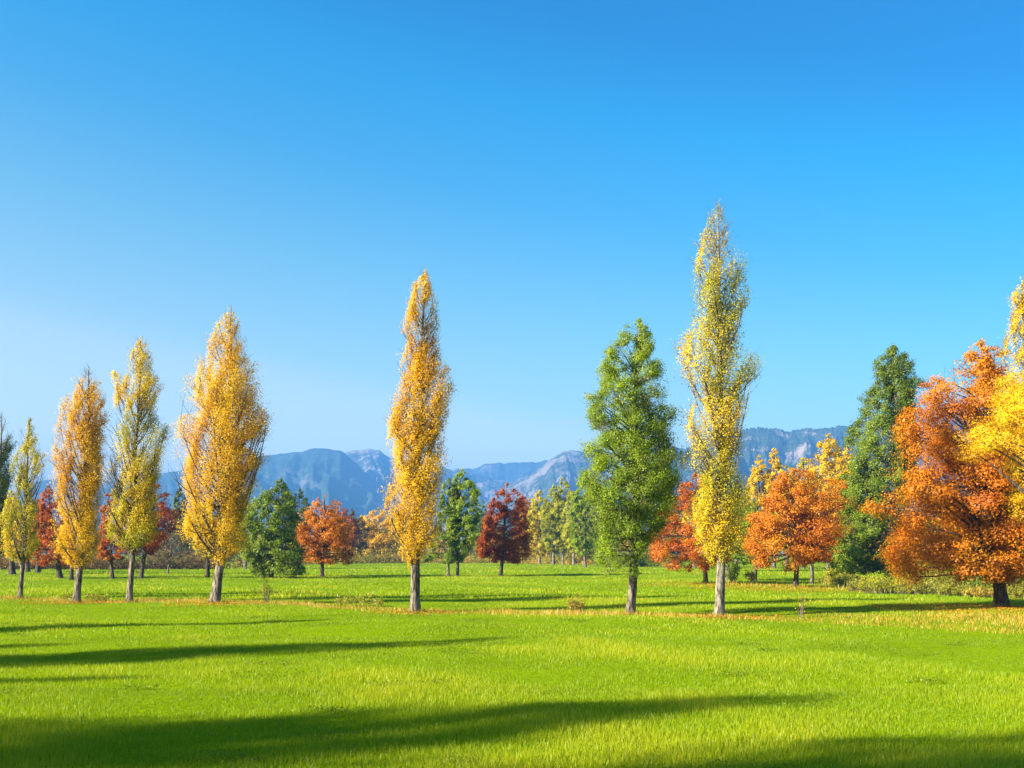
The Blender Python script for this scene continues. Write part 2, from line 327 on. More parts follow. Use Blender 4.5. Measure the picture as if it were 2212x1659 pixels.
# strip of dry grass along the row of poplars, and the weedy border of the wood on the right
def strip(x, y):
    """1 inside the strip of dry grass and leaves under the front row of trees"""
    x = np.asarray(x, float); yl = 44.2 - .497 * (x - 8.4)
    n = .5 * np.sin(x * .8 + 1) + .35 * np.sin(x * 2.1 + y) + .3 * np.sin(y * 1.7 - x * .4)
    lo = -1.9 - .20 * np.clip(x - 6, 0, 20); hi = 2.0 + .42 * np.clip(x - 8, 0, 20)
    dd = y - yl + n * .6
    return np.clip(np.minimum(dd - lo, hi - dd) / 1.2, 0, 1)
BORD = np.array([G(*p) for p in [(1370, 1236), (1440, 1246), (1520, 1262), (1620, 1268), (1720, 1273), (1850, 1276), (2000, 1284), (2120, 1291), (2260, 1303)]])
def border(x, y):
    yb = np.interp(x, BORD[:, 0], BORD[:, 1]); n = .8 * np.sin(x * .5) + .6 * np.sin(x * 1.3 + y * .5)
    return np.where((x > BORD[0, 0]) & (y > 40), np.clip(1 - np.abs(y - yb - 2.0 + n) / (2.2 + .02 * yb), 0, 1), 0)
rg = np.random.default_rng(5)
nzp = noise3(rg, 10, .15, 1.1); nzq = noise3(rg, 8, .6, 3.2)
def blades(n, d0, d1, hgt, wid, seed, pw=1.0, side=.56, seg=True, cond=None, lean=.55):
    r = np.random.default_rng(seed)
    y = (r.random(n) * (d1 ** pw - d0 ** pw) + d0 ** pw) ** (1 / pw)
    x = r.uniform(-1, 1, n) * (side * y + 1.5)
    if cond is not None:
        k = r.random(n) < cond(x, y); x, y = x[k], y[k]; n = len(x)
    P = np.stack([x, y, gz(x, y) - .015], -1)
    pat = nzp(P); pat2 = nzq(P)
    h = hgt * r.uniform(.45, 1.25, n) * (1 + .22 * pat + .18 * pat2); h = np.maximum(h, hgt * .4)
    a = r.uniform(0, 6.283, n); ww = wid * r.uniform(.6, 1.3, n)
    B = np.stack([np.cos(a), np.sin(a), a * 0], -1) * ww[:, None] * .5
    la = r.uniform(0, 6.283, n); lm = h * lean * r.uniform(0, 1, n)
    Ln = np.stack([np.cos(la) * lm, np.sin(la) * lm, a * 0], -1)
    up = np.zeros((n, 3)); up[:, 2] = h
    tint = np.clip(.5 + .17 * pat + .10 * pat2 + r.normal(0, .17, n), 0, 1)
    if seg:
        v = np.stack([P - B, P + B, P + up * .55 + Ln * .3 + B * .75, P + up * .55 + Ln * .3 - B * .75, P + up + Ln], 1).reshape(-1, 3)
        i = np.arange(n)[:, None] * 5
        return v, [i + np.array([0, 1, 2, 3]), i + np.array([3, 2, 4])], np.repeat(tint, 5)
    v = np.stack([P - B, P + B, P + up + Ln], 1).reshape(-1, 3)
    return v, [np.arange(n)[:, None] * 3 + np.array([0, 1, 2])], np.repeat(tint, 3)
def merge_blades(name, sets, mat):
    vs, f3, f4, ts, o = [], [], [], [], 0
    for v, fs, t in sets:
        for f in fs: (f4 if f.shape[1] == 4 else f3).append(f + o)
        vs.append(v); ts.append(t); o += len(v)
    faces = ([np.concatenate(f4)] if f4 else []) + ([np.concatenate(f3)] if f3 else [])
    return mesh_np(name, np.concatenate(vs), faces, mat, tint=np.concatenate(ts))
M['grass'] = leaf_mat('meadow_grass', [(0, (.118, .198, .001)), (.4, (.190, .282, .001)), (.75, (.257, .332, .002)), (1, (.37, .385, .008))], trans=.45, gloss=.012)
M['dry'] = leaf_mat('dry_grass', [(0, (.17, .20, .008)), (.35, (.32, .25, .015)), (.7, (.44, .26, .025)), (1, (.48, .32, .07))], trans=.35, gloss=.02)
M['weed'] = leaf_mat('weeds', [(0, (.11, .15, .008)), (.4, (.21, .22, .012)), (.75, (.32, .27, .02)), (1, (.38, .23, .03))], trans=.35, gloss=.02)
M['fallen'] = leaf_mat('fallen_leaf', [(0, (.34, .09, .01)), (.4, (.44, .16, .012)), (.8, (.50, .25, .015)), (1, (.46, .30, .05))], trans=.3)
ng = lambda x, y: 1 - .55 * strip(x, y)
tag(merge_blades('grass', [
    blades(340000, 11.0, 21, .085, .0075, 11, 1.6),
    blades(330000, 20, 34, .085, .012, 12, 1.6, seg=False),
    blades(300000, 33, 62, .09, .022, 13, 1.6, seg=False, cond=ng),
    blades(190000, 60, 130, .13, .055, 14, 1.6, seg=False),
    blades(120000, 128, 300, .16, .14, 15, 1.5, seg=False)], M['grass']), 'bright green short grass covering the whole meadow', 'grass', kind='stuff')
def clover():
    r = np.random.default_rng(77); Ps = []
    for k in range(55):
        y = (r.random() * (48 ** 1.5 - 11.5 ** 1.5) + 11.5 ** 1.5) ** (1 / 1.5); x = r.uniform(-1, 1) * .52 * y; R1 = r.uniform(.12, .55); m = int(120 + 420 * R1)
        p = r.normal(size=(m, 2)) * R1 * [1.3, .8]; Ps.append(np.concatenate([p + [x, y], (gz(p[:, 0] + x, p[:, 1] + y) + r.uniform(.02, .105, m))[:, None]], 1))
    P = np.concatenate(Ps); v, f = leaves_mesh(r, P, r.normal(size=(len(P), 3)) * .5 + [0, 0, .9], .035, .9)
    tag(mesh_np('clover', v, [f], M['midgreen'], tint=np.repeat(r.uniform(0, .7, len(P)), 4)), 'small dark patches of clover and weeds in the short grass', 'clover', kind='stuff')
clover()
tag(merge_blades('dry_grass', [
    blades(420000, 34, 72, .17, .03, 21, 1.3, seg=False, cond=lambda x, y: strip(x, y) * np.where(x > 9, .38, .62), side=.62),
    blades(260000, 50, 180, .38, .06, 22, 1.3, seg=False, cond=lambda x, y: border(x, y) * .9, side=.62)], M['dry']), 'yellow and tan dry grass along the tree row and the wood edge', 'dry grass', kind='stuff')
# ------------------------------------------------------------------ front row of poplars
ROW = 'poplars in the front row across the meadow'
NEAR = dict(leaf=.064)
grow('poplar_tree', (-16, 1290), [(892, 0, 8), (920, -14, 20), (960, -32, 24), (1000, -42, 22), (1050, -44, 20), (1090, -42, 14), (1150, -40, 8), (1210, -30, 2)], 'poplar', 'greyblue', 'bark',
     'dull green poplar cut by the left edge of the picture', group=ROW, nb=87,  trunk_r=0.15, clear=1215, lai=2.8, seed=31, **NEAR)
grow('poplar_tree', (43, 1293), Z(Z1, [(632, 146, 150), (680, 122, 172), (720, 95, 190), (800, 85, 197), (830, 66, 214), (900, 64, 215), (960, 66, 206), (1000, 62, 172), (1060, 35, 176), (1150, 16, 190), (1250, 14, 186), (1310, 22, 160), (1345, 60, 130)]),
     'poplar', 'yellowgreen', 'bark', 'slim pale poplar with thin grey trunk and yellow lower crown', group=ROW, nb=106,  trunk_r=0.125, clear=1235, lai=1.7, seed=32, hole=.34,
     gradient={'tint': lambda x, z: np.where(z > .55, -.18, .10), 'sparse': lambda x, z: np.where(z > .55, .75, .95)}, **NEAR)
grow('poplar_tree', (165, 1300), Z(Z1, [(378, 432, 446), (400, 415, 468), (440, 378, 486), (500, 368, 505), (550, 322, 514), (640, 302, 521), (690, 296, 510), (730, 290, 525), (790, 296, 518), (835, 258, 522), (880, 290, 515), (950, 274, 508), (1050, 279, 498), (1200, 285, 488), (1300, 292, 476), (1350, 325, 440), (1385, 355, 415)]),
     'poplar', 'gold', 'bark', 'golden poplar with orange red tree close behind its lower left side', group=ROW, nb=150,  trunk_r=0.18, clear=1222, lai=2.7, lobe=1.1, seed=233, hole=.2, **NEAR)
grow('poplar_tree', (279, 1302), Z(Z1, [(242, 696, 706), (280, 665, 740), (340, 635, 755), (410, 628, 757), (430, 578, 775), (470, 580, 788), (560, 568, 800), (610, 575, 775), (660, 552, 790), (700, 536, 834), (760, 540, 826), (830, 532, 810), (900, 500, 800), (950, 488, 788), (1050, 530, 770), (1150, 552, 770), (1240, 570, 750), (1290, 605, 700)]),
     'poplar', 'yellowgreen', 'bark', 'see-through yellow green poplar in front of a dark red tree', group=ROW, nb=175,  trunk_r=0.15, clear=1204, lai=2.1, seed=134, hole=.26,
     gradient={'tint': lambda x, z: np.where(z > .72, .30, 0) + np.where((z > .45) & (x < -.2), .26, 0) - np.where((x > .6), .08, 0), 'sparse': lambda x, z: np.where((z > .45) & (x > .1), .6, np.where(z > .45, .85, 1.))}, **NEAR)
grow('poplar_tree', (464, 1308), Z(Z1, [(115, 1140, 1150), (150, 1100, 1192), (200, 1062, 1186), (250, 1042, 1205), (300, 1026, 1216), (350, 1012, 1225), (375, 985, 1270), (430, 962, 1275), (470, 936, 1279), (540, 928, 1290), (590, 938, 1296), (625, 985, 1342), (670, 900, 1348), (700, 895, 1340), (750, 908, 1318), (790, 925, 1240), (840, 910, 1310), (880, 872, 1312), (940, 872, 1262), (975, 905, 1296), (1050, 930, 1252), (1100, 918, 1236), (1160, 900, 1218), (1230, 938, 1220), (1300, 970, 1205), (1365, 1030, 1130)]),
     'poplar', 'gold', 'bark', 'broad golden poplar with ragged outline and stout dark trunk', group=ROW, nb=187,  trunk_r=0.225, clear=1215, lai=2.8, lobe=1.1, seed=235, hole=.14, **NEAR)
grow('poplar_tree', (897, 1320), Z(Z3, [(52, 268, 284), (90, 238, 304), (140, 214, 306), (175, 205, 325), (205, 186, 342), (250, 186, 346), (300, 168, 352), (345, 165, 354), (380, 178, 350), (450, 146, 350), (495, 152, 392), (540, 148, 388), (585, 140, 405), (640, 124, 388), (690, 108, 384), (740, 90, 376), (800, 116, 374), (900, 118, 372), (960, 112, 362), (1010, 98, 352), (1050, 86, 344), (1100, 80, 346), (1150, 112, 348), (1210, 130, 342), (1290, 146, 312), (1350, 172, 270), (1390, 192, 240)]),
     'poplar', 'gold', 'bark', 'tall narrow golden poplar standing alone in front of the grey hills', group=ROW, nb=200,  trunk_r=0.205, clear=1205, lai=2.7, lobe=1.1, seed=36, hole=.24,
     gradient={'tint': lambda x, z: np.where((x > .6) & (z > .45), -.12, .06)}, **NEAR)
grow('broadleaf_tree', (1362, 1328), [(687, 1378, 1388), (705, 1345, 1392), (716, 1336, 1404), (735, 1330, 1412), (743, 1318, 1414), (765, 1303, 1412), (780, 1300, 1408), (790, 1290, 1425), (795, 1288, 1434), (812, 1288, 1430), (832, 1292, 1428), (850, 1270, 1437), (880, 1268, 1440), (890, 1266, 1458), (915, 1272, 1452), (935, 1290, 1448), (962, 1256, 1462), (985, 1262, 1466), (1005, 1270, 1460), (1025, 1250, 1470), (1060, 1256, 1462), (1095, 1266, 1458), (1120, 1276, 1446), (1145, 1282, 1430), (1165, 1284, 1412), (1195, 1286, 1386), (1215, 1288, 1376), (1240, 1300, 1350)],
     'cone', 'green', 'bark', 'tall bright green leafy tree with conical crown and branches drooping low', group='front row trees', nb=240, ntw=7,  trunk_r=0.18, clear=1200, lai=4, seed=37, hole=.07, hmin=1.3, **NEAR)
grow('poplar_tree', (1553, 1333), Z(Z4, [(80, 994, 1008), (110, 930, 1022), (150, 902, 1044), (200, 885, 1055), (250, 868, 1075), (290, 836, 1076), (340, 842, 1070), (400, 815, 1100), (450, 806, 1150), (490, 804, 1158), (550, 828, 1166), (600, 790, 1146), (660, 778, 1150), (720, 786, 1184), (770, 800, 1160), (830, 800, 1120), (900, 790, 1136), (950, 722, 1138), (1000, 712, 1140), (1060, 720, 1160), (1100, 735, 1206), (1160, 740, 1240), (1220, 745, 1216), (1280, 800, 1166), (1340, 810, 1160), (1390, 765, 1165), (1450, 725, 1146), (1520, 735, 1130), (1590, 760, 1138)])
     + Z(Z5, [(130, 806, 1254), (220, 826, 1242), (300, 840, 1256), (350, 820, 1262), (470, 802, 1232), (500, 850, 1230), (540, 900, 1268), (640, 880, 1295), (740, 868, 1280), (830, 880, 1230), (920, 895, 1224), (1000, 935, 1218), (1080, 955, 1190), (1150, 1000, 1130)]),
     'poplar', 'yellowgreen', 'palebark', 'tallest tree, thin airy yellow poplar with long bare grey trunk', group=ROW, nb=225,  trunk_r=0.18, clear=1195, top=1551, lobe=1.3, lai=1.9, seed=38, hole=.36,
     gradient={'tint': lambda x, z: np.where(z > .36, .14, .10) - np.where((x > .7) & (z > .4), .26, 0), 'sparse': lambda x, z: np.where(z > .36, np.where(x > .5, .6, .7), 1.)}, **NEAR)
# right edge
grow('poplar_tree', (2240, 1318), [(605, 2200, 2212), (635, 2184, 2232), (680, 2182, 2250), (710, 2172, 2262), (760, 2168, 2280), (810, 2158, 2290), (860, 2150, 2300), (950, 2150, 2310), (1050, 2165, 2310), (1150, 2190, 2300), (1220, 2215, 2270)], 'poplar', 'paleyellow', 'bark',
     'tall pale yellow poplar rising above the orange tree at the right edge', group=ROW, nb=137,  trunk_r=0.2, clear=1200, lai=2.3, seed=39, hole=.26, **NEAR)
grow('maple_tree', (2330, 1345), [(770, 2300, 2330), (790, 2240, 2370), (810, 2180, 2400), (850, 2155, 2430), (880, 2148, 2470), (900, 2130, 2480), (930, 2112, 2500), (970, 2110, 2520), (990, 2150, 2530), (1010, 2205, 2535), (1040, 2220, 2540), (1080, 2225, 2530), (1110, 2260, 2500), (1160, 2290, 2440)], 'round', 'gold', 'darkbark',
     'bright yellow leafy crown overlapping the large orange tree at the right edge', nb=110,  trunk_r=0.28, clear=1190, lai=3.4, seed=40, hole=.2, **NEAR)
# ------------------------------------------------------------------ maples and other round trees in the meadow
grow('maple_tree', (2165, 1312), Z(Z6, [(336, 770, 806), (360, 720, 815), (385, 690, 875), (420, 680, 880), (448, 622, 880), (490, 640, 890), (512, 520, 890), (560, 530, 900), (600, 476, 930), (660, 478, 960), (715, 436, 980), (770, 460, 1000), (850, 440, 1060), (920, 436, 1080), (990, 420, 1100), (1040, 370, 1120), (1085, 345, 1130), (1130, 400, 1130), (1170, 412, 1130), (1250, 425, 1120), (1300, 418, 1100), (1345, 480, 1080), (1390, 492, 1040), (1420, 494, 900)]),
     'round', 'orange', 'darkbark', 'largest orange tree, spreading crown over thick dark trunk at right', nb=230, ntw=7,  trunk_r=0.3, clear=1215, top=2120, lai=6, seed=41, hole=0.12, leaf=.10, hmin=1.0)
grow('maple_tree', (1719, 1270), Z(Z5, [(470, 1640, 1665), (500, 1560, 1760), (545, 1484, 1785), (595, 1452, 1930), (650, 1430, 1955), (700, 1395, 1995), (745, 1385, 1998), (790, 1375, 1970), (850, 1268, 1955), (890, 1270, 1962), (950, 1262, 1985), (1000, 1240, 1940), (1040, 1220, 1925), (1085, 1240, 1900), (1120, 1300, 1880), (1170, 1340, 1780), (1220, 1352, 1480)]),
     'round', 'orange', 'darkbark', 'round orange tree between the tallest poplar and the dark green tree', nb=120, ntw=8,  trunk_r=0.18, clear=1195, lai=3.8, seed=42, hole=0.14, leaf=.135, hmin=.8)
grow('maple_tree', (1525, 1262), Z(Z5, [(520, 890, 930), (560, 800, 1010), (620, 765, 1060), (700, 700, 1100), (760, 690, 1120), (810, 645, 1140), (870, 640, 1150), (940, 600, 1160), (990, 545, 1160), (1040, 556, 1160), (1100, 570, 1140), (1150, 610, 1120), (1200, 700, 1000), (1230, 725, 800)]),
     'round', 'rust', 'darkbark', 'orange red tree half hidden behind the tallest poplar', nb=110, ntw=8,  trunk_r=0.18, clear=1190, lai=3.6, seed=43, hole=.22, leaf=.135, hmin=.8)
grow('maple_tree', (1081, 1243), Z(Z3, [(1026, 640, 662), (1060, 598, 700), (1100, 572, 738), (1140, 555, 745), (1200, 530, 756), (1250, 520, 756), (1290, 505, 766), (1330, 515, 766), (1360, 540, 750), (1385, 590, 710)]),
     'cone', 'crimson', 'darkbark', 'dark red tree alone in the middle of the far meadow', nb=100, ntw=8,  trunk_r=0.21, clear=1208, lai=4, seed=44, hole=.2, leaf=.18)
grow('maple_tree', (696, 1246), Z(Z2, [(532, 1120, 1160), (560, 1070, 1235), (600, 1052, 1252), (640, 1000, 1262), (690, 965, 1310), (740, 945, 1325), (800, 915, 1338), (850, 895, 1340), (885, 890, 1335), (930, 920, 1345), (970, 990, 1345), (1010, 985, 1340), (1030, 1080, 1330)]),
     'round', 'orange', 'darkbark', 'small orange tree alone below the tallest hill', nb=90, ntw=8,  trunk_r=0.2, clear=1200, lai=3.4, seed=45, hole=.26, leaf=.18)
grow('broadleaf_tree', (586, 1250), Z(Z2, [(412, 805, 830), (450, 750, 850), (490, 700, 880), (540, 650, 905), (600, 570, 930), (700, 545, 945), (780, 560, 940), (860, 565, 940), (920, 520, 965), (960, 515, 985), (1020, 580, 975), (1070, 600, 975), (1110, 610, 965), (1135, 640, 930)]),
     'cone', 'midgreen', 'darkbark', 'wide green tree with low dark skirt of leaves beside the broad golden poplar', nb=168, ntw=8,  trunk_r=0.2, clear=1195, lai=5, seed=46, hole=0.12, leaf=.18, hmin=.2)
grow('broadleaf_tree', (988, 1245), Z(Z3, [(958, 440, 452), (1000, 410, 472), (1045, 395, 520), (1090, 390, 525), (1150, 380, 528), (1220, 375, 520), (1300, 370, 500), (1350, 390, 470), (1380, 400, 450)]),
     'cone', 'green', 'darkbark', 'upright green tree with straight dark trunk beside the dark red tree', nb=125, ntw=8,  trunk_r=0.18, clear=1205, lai=6, seed=47, hole=.05, leaf=.18)
grow('broadleaf_tree', (968, 1245), Z(Z3, [(1005, 370, 395), (1050, 345, 425), (1130, 335, 430), (1220, 325, 430), (1300, 300, 425), (1350, 285, 420), (1385, 275, 400)]),
     'cone', 'midgreen', 'bark', 'smaller green tree with slanting trunk just behind the lone narrow golden poplar', nb=80, ntw=7,  trunk_r=0.16, clear=1212, lai=5, seed=48, hole=.24, leaf=.18, top=970)
grow('broadleaf_tree', (1947, 1258), Z(Z6, [(350, 376, 392), (390, 335, 432), (430, 308, 462), (470, 292, 466), (530, 280, 495), (580, 245, 488), (640, 238, 482), (690, 222, 478), (740, 195, 482), (800, 180, 492), (870, 165, 475), (950, 150, 462), (1050, 146, 450), (1120, 125, 440), (1190, 118, 438), (1260, 112, 434), (1320, 108, 430), (1370, 140, 425), (1400, 160, 410)]),
     'cone', 'deepgreen', 'palebark', 'tall dark green tree beside the largest orange tree', nb=308, ntw=7,  trunk_r=0.3, clear=1215, lai=5.5, seed=49, hole=.06, leaf=.14, hmin=.9)
grow('maple_tree', (130, 1249), Z(Z1, [(972, 226, 236), (1000, 206, 270), (1050, 200, 300), (1120, 185, 330), (1200, 160, 345), (1260, 140, 350), (1300, 155, 350), (1350, 150, 340), (1370, 170, 320)]),
     'cone', 'red', 'darkbark', 'red tree between the slim pale poplar and the golden poplar', nb=80,  trunk_r=0.26, clear=1205, seed=50, hole=.2, leaf=.17)
grow('maple_tree', (243, 1249), Z(Z1, [(1010, 520, 560), (1060, 495, 590), (1150, 490, 615), (1230, 485, 630), (1300, 490, 630), (1345, 510, 620)]),
     'round', 'rust', 'darkbark', 'orange red tree seen between golden poplar and see-through poplar', nb=70,  trunk_r=0.2, clear=1205, seed=51, hole=.2, leaf=.17)
grow('maple_tree', (304, 1249), Z(Z1, [(950, 770, 800), (975, 720, 825), (1020, 690, 835), (1070, 640, 850), (1130, 610, 882), (1190, 600, 872), (1230, 600, 850), (1280, 620, 800), (1315, 650, 760)]),
     'round', 'crimson', 'darkbark', 'dark red tree behind the see-through yellow green poplar', nb=90,  trunk_r=0.24, clear=1205, seed=52, hole=.2, leaf=.17)
grow('bare_tree', (362, 1240), Z(Z1, [(1130, 850, 900), (1165, 830, 930), (1220, 780, 950), (1280, 755, 960), (1330, 745, 960), (1360, 770, 940)]),
     'round', 'brown', 'bark', 'bare grey brown tree left of the broad golden poplar', nb=60, ntw=8,  trunk_r=0.14, clear=1222, lai=0.5, seed=53, bare=True, leaf=.16)
# thin trunks and trees standing further back on the right
grow('broadleaf_tree', (1573, 1254), [(1075, 1565, 1580), (1100, 1530, 1625), (1140, 1525, 1645), (1180, 1530, 1640), (1210, 1545, 1625), (1228, 1560, 1600)], 'round', 'midgreen', 'bark', 'dull green tree directly behind the tallest poplar', nb=70,  trunk_r=0.17, clear=1210, seed=54, leaf=.17)
grow('broadleaf_tree', (1631, 1256), [(1085, 1625, 1640), (1110, 1605, 1665), (1150, 1598, 1672), (1190, 1600, 1668), (1218, 1612, 1650)], 'round', 'deepgreen', 'darkbark', 'small dark green tree left behind the round orange tree', nb=60,  trunk_r=0.15, clear=1212, seed=55, leaf=.17)
grow('maple_tree', (1754, 1262), [(1075, 1750, 1762), (1100, 1725, 1800), (1150, 1715, 1812), (1185, 1720, 1800), (1210, 1735, 1785)], 'round', 'rust', 'bark', 'thin grey trunked rusty tree right behind the round orange tree', nb=60,  trunk_r=0.15, clear=1205, seed=56, leaf=.17)
grow('broadleaf_tree', (1828, 1258), [(985, 1862, 1880), (1010, 1845, 1900), (1050, 1822, 1915), (1090, 1812, 1918), (1130, 1802, 1915), (1165, 1796, 1912), (1200, 1795, 1905), (1220, 1800, 1890), (1236, 1812, 1870)], 'cone', 'deepgreen', 'darkbark', 'dark green tree with short dark trunk merging with the left side of its taller neighbour', nb=168, trunk_r=0.25, clear=1222, seed=57, lai=4.5, hole=.1, leaf=.15)
grow('broadleaf_tree', (2104, 1268), [(1060, 2095, 2112), (1090, 2065, 2140), (1140, 2055, 2150), (1190, 2060, 2150), (1220, 2080, 2130)], 'round', 'midgreen', 'palebark', 'pale trunked tree behind the lower branches of the largest orange tree', nb=60,  trunk_r=0.18, clear=1215, seed=58, leaf=.16)
grow('broadleaf_tree', (2034, 1262), [(1050, 2028, 2040), (1085, 2000, 2065), (1140, 1990, 2080), (1190, 2000, 2070), (1225, 2015, 2055)], 'round', 'deepgreen', 'bark', 'dark green tree filling the gap between tall green and largest orange tree', nb=60,  trunk_r=0.16, clear=1215, seed=59, leaf=.16)
# ------------------------------------------------------------------ far trees
FAR = 'trees along the far edge of the meadow'
def oval(cx, y0, y1, wl, wr=None, k=1.0):
    wr = wl if wr is None else wr
    return [(y0 + (y1 - y0) * t, cx - wl * p, cx + wr * p) for t, p in ((0, .10), (.10, .45), (.25, .78), (.42, 1.0), (.62, .98 * k), (.82, .82 * k), (1, .35))]
def far(px, py, y0, y1, wl, wr, style, lm, bm, label, name='broadleaf_tree', n=7000, leaf=.42, tr=.28, seed=0, cx=None, group=FAR, hole=.12, nb=70):
    return grow(name, (px, py), oval(px if cx is None else cx, y0, y1, wl, wr), style, lm, bm, label, group=group, nb=nb, ntw=6, lai=5.0, leaf=leaf*.72, trunk_r=tr, clear=y1 - 6, seed=seed, hole=hole)
far(820, 1214, 1096, 1207, 52, 46, 'round', 'gold', 'darkbark', 'rounded yellow tree at the far edge behind the lone narrow golden poplar', 'maple_tree', 12000, .5, .4, 61)
far(648, 1222, 1055, 1200, 36, 26, 'cone', 'greyblue', 'darkbark', 'dark bluish green tree behind the wide green tree', n=11000, seed=62, leaf=.4)
far(388, 1224, 1053, 1200, 20, 22, 'cone', 'greyblue', 'darkbark', 'dark green tree seen between dark red tree and broad golden poplar', n=7000, seed=63, leaf=.4)
far(760, 1215, 1100, 1205, 42, 40, 'round', 'brown', 'darkbark', 'brownish orange far tree right of the small orange tree', 'maple_tree', 8000, .5, .4, 64)
far(740, 1217, 1095, 1206, 30, 34, 'round', 'rust', 'darkbark', 'rusty far tree just behind the small orange tree', 'maple_tree', 8000, .5, .4, 65)
far(1128, 1216, 1068, 1205, 24, 26, 'round', 'orange', 'darkbark', 'orange far tree right behind the dark red tree', 'maple_tree', 8000, .5, .4, 66)
far(1042, 1216, 1080, 1205, 22, 22, 'round', 'deepgreen', 'darkbark', 'dark far tree between green pair and dark red tree', n=7000, leaf=.5, seed=67)
far(1165, 1219, 1058, 1200, 30, 30, 'cone', 'yellowgreen', 'palebark', 'yellowish far tree immediately left of the white trunked birches', n=7000, seed=68)
far(1195, 1220, 1048, 1193, 30, 30, 'cone', 'palegreen', 'palebark', 'pale green birch with white trunk, leftmost of the birches', 'birch_tree', 8000, .36, .3, 69, group='birches at the far edge')
far(1216, 1220, 1031, 1191, 30, 32, 'cone', 'palegreen', 'palebark', 'tallest pale green birch with white trunk in the middle of the birches', 'birch_tree', 9000, .36, .28, 70, group='birches at the far edge')
far(1239, 1221, 1058, 1194, 28, 26, 'cone', 'palegreen', 'palebark', 'birch with white trunk right of the tallest birch', 'birch_tree', 7000, .36, .24, 71, group='birches at the far edge')
far(1264, 1226, 1018, 1205, 36, 34, 'cone', 'green', 'bark', 'light green thin trunked tree touching the left side of tall bright green tree', n=14000, leaf=.36, seed=72)
far(1640, 1228, 983, 1195, 32, 30, 'cone', 'paleyellow', 'bark', 'yellow pointed far poplar, lower of the two beside the round orange tree', 'poplar_tree', 10000, .36, .3, 73)
far(1672, 1228, 966, 1195, 26, 30, 'cone', 'paleyellow', 'bark', 'yellow pointed far poplar, higher of the two beside the round orange tree', 'poplar_tree', 10000, .36, .3, 74)
far(1735, 1229, 985, 1195, 32, 30, 'cone', 'yellowgreen', 'bark', 'greenish yellow far tree above the crown of the round orange tree', 'poplar_tree', 8000, .36, .3, 75)
far(1790, 1230, 938, 1198, 62, 54, 'cone', 'paleyellow', 'bark', 'big yellow far tree between round orange tree and tall dark green tree', 'poplar_tree', 22000, .36, .4, 76, nb=110)
far(1832, 1232, 960, 1198, 34, 34, 'cone', 'paleyellow', 'bark', 'yellow far tree hugging the left side of the tall dark green tree', 'poplar_tree', 10000, .36, .3, 77)
far(26, 1241, 1060, 1205, 42, 34, 'round', 'gold', 'darkbark', 'orange yellow tree behind the slim pale poplar at far left', 'maple_tree', 13000, .32, .35, 78)
far(82, 1238, 1075, 1205, 26, 30, 'round', 'rust', 'darkbark', 'rusty tree behind the slim pale poplar next to the red tree', 'maple_tree', 9000, .32, .3, 79)
far(448, 1250, 1080, 1205, 34, 34, 'round', 'yellowgreen', 'darkbark', 'thin trunked tree hidden behind the broad golden poplar', n=9000, leaf=.28, tr=.22, seed=80)
far(530, 1230, 1080, 1205, 26, 30, 'round', 'palegreen', 'bark', 'pale green tree between broad golden poplar and wide green tree', n=8000, leaf=.32, seed=81)
far(154, 1253, 1100, 1210, 24, 24, 'round', 'gold', 'darkbark', 'yellow tree with short dark trunk right behind the golden poplar', 'maple_tree', 7000, .25, .2, 82)
far(1440, 1226, 1070, 1196, 40, 44, 'round', 'midgreen', 'bark', 'green far tree filling the gap right of the tall bright green tree', n=10000, leaf=.4, seed=83)
far(1500, 1228, 1060, 1195, 30, 36, 'round', 'yellowgreen', 'bark', 'yellow green far tree behind the orange red tree', n=9000, leaf=.4, seed=84)
far(1590, 1234, 1045, 1200, 40, 44, 'round', 'yellowgreen', 'bark', 'yellow green tree right behind the lower crown of the tallest poplar', n=12000, leaf=.36, seed=85)
far(1880, 1236, 1060, 1205, 34, 36, 'round', 'midgreen', 'bark', 'green far tree behind the tall dark green tree', n=9000, leaf=.36, seed=86)
far(2180, 1240, 1020, 1205, 60, 60, 'round', 'yellowgreen', 'bark', 'yellow green far tree behind the trunk of the largest orange tree', n=12000, leaf=.34, seed=87)
far(715, 1216, 1100, 1206, 36, 34, 'round', 'orange', 'darkbark', 'pale orange far tree peeping out behind the small orange tree', 'maple_tree', 8000, .5, .4, 140)
far(782, 1214, 1112, 1206, 34, 30, 'round', 'paleyellow', 'darkbark', 'low yellow far tree left of the rounded yellow tree', 'maple_tree', 8000, .5, .4, 141)
far(1145, 1216, 1075, 1204, 28, 26, 'round', 'gold', 'darkbark', 'small yellow far tree between orange far tree and birches', 'maple_tree', 8000, .5, .3, 142)
far(1290, 1222, 1040, 1200, 40, 40, 'cone', 'palegreen', 'bark', 'pale green far tree showing through the low branches of the tall bright green tree', n=9000, leaf=.4, seed=143)
far(1700, 1229, 1000, 1196, 40, 40, 'round', 'yellowgreen', 'bark', 'yellow green far tree right behind the top of the round orange tree', 'poplar_tree', 9000, .36, .3, 144)
far(60, 1236, 1085, 1205, 40, 40, 'round', 'yellowgreen', 'darkbark', 'dull yellow green tree far behind the slim pale poplar', n=9000, leaf=.34, seed=145)
